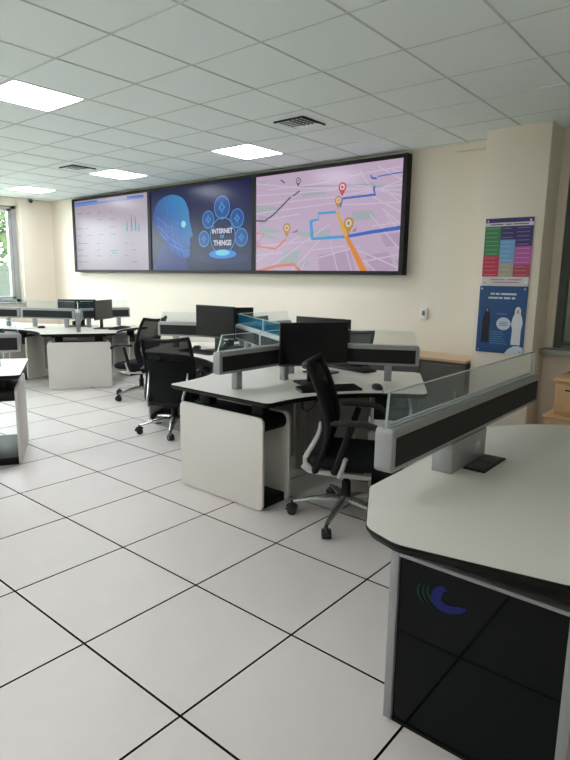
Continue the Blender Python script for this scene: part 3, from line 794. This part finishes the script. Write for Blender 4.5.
# emblem on the dark glass: green arcs and a blue swoosh
def G(px, py):
    p = at(px, py, 1, FR.y - (xo - .0112)); return (p.x - FR.x, p.z)
def strip(pts, ws, name, m):
    P = [Vector(G(*p)) for p in pts]; L = []; R_ = []
    for i, p in enumerate(P):
        d = (P[min(i + 1, len(P) - 1)] - P[max(0, i - 1)]).normalized(); nn = Vector((-d.y, d.x)) * ws[i] / 2
        L.append(p + nn); R_.append(p - nn)
    n = len(P); xx = xo - .0112
    MB().add([(xx, q.x, q.y) for q in L + R_], [(i, i + 1, n + i + 1, n + i) for i in range(n - 1)]).build(name, m, o, smooth=False)
def c8(px, py): return (380 + px * .17544, 540 + py * .17544)
for dx in (0, 27, 54):
    strip([c8(232 + dx, 245), c8(217 + dx, 270), c8(217 + dx, 302), c8(232 + dx, 335), c8(252 + dx, 365)], [.003, .007, .009, .007, .002], 'emblem_arc', 'logo_green')
sw = [(384, 290, .004), (362, 280, .018), (338, 288, .028), (322, 308, .034), (318, 332, .035), (327, 356, .034), (345, 376, .031), (370, 390, .028), (400, 399, .025), (432, 403, .022), (462, 402, .018), (490, 396, .008)]
strip([c8(a, b) for a, b, c in sw], [c for a, b, c in sw], 'emblem_swoosh', 'logo_blue')
# grommet let into the desk
gx0, gy0 = loc(-.885, 2.47)
gt = empty('cable_grommet', (-.812, 2.29, ZD + .001), 0); tag(gt, 'black power grommet set in the foreground desk beside the rail post', 'grommet')
MB().box(-.045, .045, -.12, .12, 0, .007).build('plate', 'plastic_black', gt, bev=.002, seg=1)
for s in (-1, 1): MB().box(-.034, .034, s * .056 - .05, s * .056 + .05, .007, .010).build('flap', 'plastic_grey', gt, bev=.001, seg=1)

# ------------------------------------------------------------------ task chairs
def cat(ts, P, t):
    """Catmull-Rom through points P at parameters ts"""
    n = len(P)
    k = max(i for i in range(n - 1) if ts[i] <= t + 1e-9) if t > ts[0] else 0
    u = (t - ts[k]) / (ts[k + 1] - ts[k])
    p0, p1, p2, p3 = Vector(P[max(0, k - 1)]), Vector(P[k]), Vector(P[k + 1]), Vector(P[min(n - 1, k + 2)])
    return .5 * ((2 * p1) + (p2 - p0) * u + (2 * p0 - 5 * p1 + 4 * p2 - p3) * u * u + (3 * p1 - p0 - 3 * p2 + p3) * u ** 3)
BT = [0, .22, .45, .75, 1]
BP = [(-.225, .375), (-.175, .51), (-.155, .63), (-.20, .80), (-.275, .965)]
def back_pt(u, v, off=0.):
    """u -1..1 across, v 0..1 up"""
    p = cat(BT, BP, v); q = cat(BT, BP, min(1, v + .01)); q0 = cat(BT, BP, max(0, v - .01))
    d = (q - q0).normalized(); n = Vector((d.y, -d.x))       # forward normal
    hw = .20 + .035 * math.sin(v * PI * .75)
    curve = .06 * u * u
    x = p.x + n.x * (off + curve); z = p.y + n.y * (off + curve)
    return (x, u * hw, z)
def make_chair(name='task_chair', star=0.):
    t = empty(name)
    for k in range(5):
        a = star + 2 * PI * k / 5; c, s = math.cos(a), math.sin(a)
        lg = MB().tube([(c * r, s * r, z) for r, z in ((.02, .125), (.10, .125), (.22, .110), (.328, .088))], [.034, .030, .022, .015], 10, flat=.8, side=(0, 0, 1)).build('base_leg', 'chrome', t)
        w = MB(); px, py = c * .337, s * .337; ax = Vector((-s, c, 0))
        if k % 2: ax = Matrix.Rotation(.5, 3, 'Z') @ ax
        for sd in (-1, 1):
            q = Vector((px, py, .03)) + ax * .016 * sd; w.cyl(q - ax * .010, q + ax * .010, .03, n=16)
        w.cyl((px, py, .03), (px, py, .088), .009, n=8)
        fw = Vector((ax.y, -ax.x, 0))
        w.tube([Vector((px, py, .03)) + fw * .034 * math.cos(b) + Vector((0, 0, .034 * math.sin(b))) for b in (0, .5, 1., 1.57, 2.1, 2.6)], .014, 8)
        w.build('caster', 'plastic_black', lg)
    MB().cyl((0, 0, .10), (0, 0, .24), .031, .028).cyl((0, 0, .24), (0, 0, .355), .019).build('gas_column', 'chair_black', t)
    MB().box(-.15, .12, -.075, .075, .315, .385).build('mechanism', 'chair_black', t, bev=.015)
    # seat cushion
    sp = round_poly([(-.20, -.225), (.20, -.245), (.255, -.20), (.27, 0), (.255, .20), (.20, .245), (-.20, .225)], [.07, .08, .08, .3, .08, .08, .07], 5)
    n = len(sp); vs = []; fs = []
    rings = [(.86, .372), (.97, .385), (1.0, .41), (.985, .44), (.90, .459), (.6, .465), (.2, .461)]
    for sc, z in rings: vs += [(x * sc, y * sc, z - (.018 * max(0, x - .12) / .15 if z > .43 else 0)) for x, y in sp]
    for r_ in range(len(rings) - 1): fs += [(r_ * n + i, r_ * n + (i + 1) % n, (r_ + 1) * n + (i + 1) % n, (r_ + 1) * n + i) for i in range(n)]
    fs += [tuple(range(n - 1, -1, -1)), tuple((len(rings) - 1) * n + i for i in range(n))]
    MB().add(vs, fs).build('seat', 'chair_fabric', t, ang=60)
    # silver side bars under the seat
    for s in (-1, 1):
        MB().tube([(-.255, s * .17, .375), (-.21, s * .18, .352), (-.08, s * .185, .345), (.12, s * .185, .335), (.16, s * .18, .338)], [.014, .018, .019, .018, .013], 8, flat=.6, side=(0, 1, 0)).build('seat_bar', 'chair_silver', t)
    # backrest: black rim and mesh
    rim = [back_pt(-1, v / 14) for v in range(15)] + [back_pt(u / 6, 1) for u in range(-5, 6)] + [back_pt(1, 1 - v / 14) for v in range(15)] + [back_pt(-u / 6, 0) for u in range(-5, 6)]
    rim.append(rim[0])
    br_ = MB().tube(rim, .018, 8).build('backrest_frame', 'chair_black', t, ang=60)
    nu, nv = 10, 16; g_ = MB(); vs = [back_pt(u / nu * 2 - 1, v / nv, .002) for v in range(nv + 1) for u in range(nu + 1)]
    g_.add(vs, [(v * (nu + 1) + u, v * (nu + 1) + u + 1, (v + 1) * (nu + 1) + u + 1, (v + 1) * (nu + 1) + u) for v in range(nv) for u in range(nu)])
    g_.build('backrest_mesh', 'chair_mesh', br_, ang=80)
    pad = MB(); vs = [back_pt(u / 8 * 2 - 1, 0.03 + v / 8 * .66, -.012 if k else -.002) for k in (0, 1) for v in range(9) for u in range(9)]
    # lumbar pad behind the lower mesh
    f_ = [(v * 9 + u, v * 9 + u + 1, (v + 1) * 9 + u + 1, (v + 1) * 9 + u) for v in range(8) for u in range(8)]
    pad.add(vs, f_ + [tuple(81 + i for i in reversed(q)) for q in f_]); pad.build('lumbar_pad', 'chair_fabric', t, ang=80)
    # J-shaped silver supports behind
    for s in (-1, 1):
        pts = []
        for v in (.50, .42, .32, .2, .08): 
            x, y, z = back_pt(s * .82, v, -.028 - .05 * (1 - v / .5) ** 1.2); pts.append((x, y, z))
        x, y, z = pts[-1]; pts += [(x + .004, s * .175, z - .03), (x + .05, s * .18, .352), (x + .12, s * .18, .345)]
        MB().tube(pts, [.008, .012, .014, .016, .017, .018, .018, .014], 8, flat=.7, side=(0, 1, 0)).build('back_support', 'chair_silver', t)
    # armrests
    for s in (-1, 1):
        y = s * .275
        ar = MB().tube([(-.06, s * .20, .36), (-.05, s * .265, .375), (-.03, y, .42), (.0, y, .52), (.03, y, .62), (.04, y, .65)], [.018, .020, .022, .021, .020, .02], 8, flat=.75, side=(0, 1, 0)).build('armrest', 'chair_black', t)
        MB().tube([(-.075, y, .668), (-.055, y, .673), (.02, y, .678), (.11, y, .676), (.175, y, .662), (.21, y, .638), (.22, y, .618)], [.020, .036, .042, .042, .040, .032, .018], 10, flat=.40, side=(0, 0, 1)).build('arm_pad', 'chair_pad', ar)
        MB().tube([(-.02, s * .266, .35), (.015, s * .275, .47)], .016, 8).build('arm_bracket', 'chair_silver', ar)
    return t
def put_chair(x, y, face, star, label, drop=0):
    # star: world angle of one base leg
    c = make_chair(star=math.radians(star - face))
    for ch in c.children:           # gas lift lowered
        if ch.name.split('.')[0] not in ('base_leg', 'gas_column'): ch.location.z -= drop
    c.location = (x, y, 0); c.rotation_euler = (0, 0, math.radians(face)); tag(c, label, 'chair', 'black mesh task chairs')
    return c
put_chair(-1.87, 2.87, 28, 213, 'black task chair turned sideways in front of the nearest workstation')
put_chair(-4.26, 3.47, 120, 242, 'black task chair seen from behind, its mesh back towards the viewer', .06)
put_chair(-5.79, 4.21, 198, 270, 'black task chair facing the far workstation, behind the mesh-backed one')
put_chair(-3.03, 4.47, 275, 51, 'dark chair seen through glass behind the paired monitors')
put_chair(-4.98, 5.22, 300, 10, 'dark chair near the video wall, glimpsed through glass')

# ------------------------------------------------------------------ monitors and desk things
def monitor(C, a, r, label, z0=.862, z1=1.172, w=.53, yaw=0., side=0., grey=False, stand=True):
    ar = math.radians(a)
    x, y = C[0] + r * math.cos(ar) - side * math.sin(ar), C[1] + r * math.sin(ar) + side * math.cos(ar)
    t = empty('monitor', (x, y, ZD + .001), a + yaw); tag(t, label, 'monitor', 'black flat monitors')
    zb, zt = z0 - ZD, z1 - ZD
    MB().box(-.022, -.002, -w / 2, w / 2, zb, zt).build('casing', 'bezel_black', t, bev=.004)
    MB().box(-.038, -.022, -w / 3, w / 3, zb + .04, zt - .06).build('rear_cover', 'plastic_grey' if grey else 'bezel_black', t, bev=.01)
    MB().box(-.003, .001, -w / 2 + .009, w / 2 - .009, zb + .016, zt - .009).build('screen', 'screen_off', t, smooth=False)
    MB().box(-.002, .002, -w / 2 + .001, w / 2 - .001, zb + .001, zb + .014).build('chin', 'plastic_grey', t, smooth=False)
    MB().box(-.055, -.036, -.035, .035, .01, zb + .16).build('neck', 'plastic_black', t, bev=.006)
    MB().prism(rrect(-.12, .08, -.12, .12, .02), .0, .011).build('base', 'plastic_black', t, bev=.002, seg=1)
    return t
monitor(C1, 330, .30, 'black monitor in front of the sideways chair')
monitor(C1, 90, .31, 'black monitor seen from behind the nearest monitor')
monitor(C2, 270, .30, 'black monitor facing the mesh-backed chair', z0=.868, z1=1.195, w=.56, side=-.03)
monitor(C2, 150, .30, 'monitor partly hidden behind the one facing the mesh-backed chair', z0=.85, z1=1.155)
monitor(C3, 30, .40, 'monitor showing a grey sheen on the far workstation', z0=.86, z1=1.135, w=.52, side=.02)
monitor(C3, 150, .30, 'monitor seen through glass on the far workstation', z0=.85, z1=1.125)

def keyboard(x, y, a, label, L=.44, W=.14):
    t = empty('keyboard', (x, y, ZD + .001), a); tag(t, label, 'keyboard', 'black keyboards')
    MB().add([(-W / 2, -L / 2, 0), (W / 2, -L / 2, 0), (W / 2, L / 2, 0), (-W / 2, L / 2, 0), (-W / 2, -L / 2, .022), (W / 2, -L / 2, .012), (W / 2, L / 2, .012), (-W / 2, L / 2, .022)],
             [(0, 3, 2, 1), (4, 5, 6, 7), (0, 1, 5, 4), (1, 2, 6, 5), (2, 3, 7, 6), (3, 0, 4, 7)]).build('case', 'plastic_black', t, bev=.003)
    k = MB(); nr, nc = 5, 18
    for i in range(nr):
        for j in range(nc):
            cx = -W / 2 + .014 + i * (W - .028) / (nr - 1) * .98; cy = -L / 2 + .018 + j * (L - .036) / (nc - 1)
            z = .022 - .010 * (cx + W / 2) / W
            k.box(cx - .0085, cx + .0085, cy - .0085, cy + .0085, z, z + .005)
    o_ = k.build('key_field', 'chair_black', t, smooth=False); o_['kind'] = 'stuff'
    return t
def mouse(x, y, a, label):
    t = empty('mouse', (x, y, ZD + .001), a); tag(t, label, 'mouse', 'black computer mice')
    b_ = MB(); n = 16; vs = []; rg = [(.9, 0), (1.0, .010), (.96, .020), (.75, .031), (.4, .036)]
    for sc, z in rg: vs += [(.056 * sc * math.cos(2 * PI * i / n) , .033 * sc * math.sin(2 * PI * i / n), z - .006 * sc * max(0, -math.cos(2 * PI * i / n)) * (z > .015)) for i in range(n)]
    fs = [(r_ * n + i, r_ * n + (i + 1) % n, (r_ + 1) * n + (i + 1) % n, (r_ + 1) * n + i) for r_ in range(4) for i in range(n)] + [tuple(range(n - 1, -1, -1)), tuple(4 * n + i for i in range(n))]
    b_.add(vs, fs).build('shell', 'plastic_black', t, ang=80)
    MB().cyl((-.028, -.004, .029), (-.028, .004, .029), .009, n=12).build('wheel', 'plastic_grey', t)
    MB().tube([(-.05, 0, .012), (-.10, .01, .004), (-.16, .05, .003), (-.22, .06, .003)], .0022, 6).build('lead', 'plastic_black', t)
keyboard(-2.22, 3.15, 330 - 3, 'black keyboard below the nearest monitor')
keyboard(-2.62, 4.03, 80, 'black keyboard on the far side of the nearest workstation', W=.15)
keyboard(-4.30, 3.82, 270, 'black keyboard in front of the mesh-backed chair')
keyboard(-7.08, 4.80, 30, 'black keyboard in front of the far grey-sheened monitor')
mouse(-2.0, 3.42, 150, 'black mouse on the nearest workstation beside the keyboard')
mouse(-4.55, 4.02, 90, 'black mouse on the desk beyond the mesh-backed chair')
mouse(-7.83, 4.02, 90, 'black mouse on the far workstation towards the window')
def phone(x, y, a, label):
    t = empty('desk_telephone', (x, y, ZD + .001), a); tag(t, label, 'telephone', 'black desk telephones')
    MB().add([(-.10, -.09, 0), (.10, -.09, 0), (.10, .09, 0), (-.10, .09, 0), (-.10, -.09, .07), (.10, -.09, .025), (.10, .09, .025), (-.10, .09, .07)],
             [(0, 3, 2, 1), (4, 5, 6, 7), (0, 1, 5, 4), (1, 2, 6, 5), (2, 3, 7, 6), (3, 0, 4, 7)]).build('body', 'plastic_black', t, bev=.006)
    MB().tube([(-.09, -.07, .085), (-.05, -.07, .095), (.03, -.07, .075), (.09, -.07, .05)], [.026, .018, .018, .026], 8).build('handset', 'plastic_black', t)
    MB().box(-.085, -.045, -.03, .07, .0675, .072).build('display_window', 'plastic_grey', t, smooth=False)
phone(-7.97, 4.68, 150, 'black desk telephone on the far workstation behind its rail')
phone(-4.02, 4.02, 300, 'black desk telephone behind glass on the middle workstation')
# loose cable under the nearest desk
cb = MB().tube([(-2.50, 3.22, .69), (-2.47, 3.19, .63), (-2.46, 3.16, .57), (-2.43, 3.18, .54), (-2.40, 3.21, .57), (-2.38, 3.23, .63), (-2.36, 3.24, .692)], .004, 6).build('cable', 'plastic_black')
tag(cb, 'black cable looping under the nearest workstation', 'cable')

# ------------------------------------------------------------------ low cabinets
t = empty('credenza', (-2.83, 5.5, 0)); tag(t, 'low grey cabinet with a wood top against the wall by the pillar', 'cabinet')
MB().box(-.68, .68, -.19, .215, .0, .68).build('body', 'cabinet_grey', t, bev=.003)
MB().box(-.70, .70, -.215, .217, .694, .722).build('top', 'wood_pale', t, bev=.003)
MB().box(-.69, .69, -.20, .216, .681, .693).build('top_under_strip', 'wood_edge', t, smooth=False)  # dark brown strip below the pale wood top
for k in range(3):
    x = -.66 + k * .44
    d_ = MB().box(x + .004, x + .436, -.208, -.191, .06, .66).build('door', 'cabinet_grey', t, bev=.002, seg=1)
    MB().box(x + .38, x + .395, -.222, -.208, .30, .42).build('handle', 'silver', d_, bev=.002, seg=1)
t = empty('wooden_cabinet', (-.865, 5.33, 0)); tag(t, 'light wood cabinet under the window beside the pillar', 'cabinet')
MB().box(-.46, .46, -.25, .22, 0, .34).build('lower_body', 'wood', t, bev=.004)
MB().box(-.48, .48, -.27, .22, .342, .368).build('ledge', 'wood', t, bev=.004)
MB().box(-.41, .46, -.21, .20, .37, .655).build('upper_body', 'wood', t, bev=.004)
MB().box(-.43, .48, -.24, .21, .657, .69).build('top', 'wood', t, bev=.006)
dr = MB().box(-.39, .44, -.222, -.211, .40, .63).build('drawer', 'wood', t, bev=.003)
MB().box(-.33, .38, -.2245, -.2225, .585, .597).build('finger_slot', 'vent_black', dr, smooth=False)
cb = MB().tube([(-1.20, 5.32, .698), (-1.22, 5.30, .72), (-1.18, 5.28, .745), (-1.12, 5.30, .75), (-1.02, 5.34, .735), (-.92, 5.36, .697)], .006, 6).build('cable', 'plastic_black')
tag(cb, 'black cable lying on the wooden cabinet under the window', 'cable')
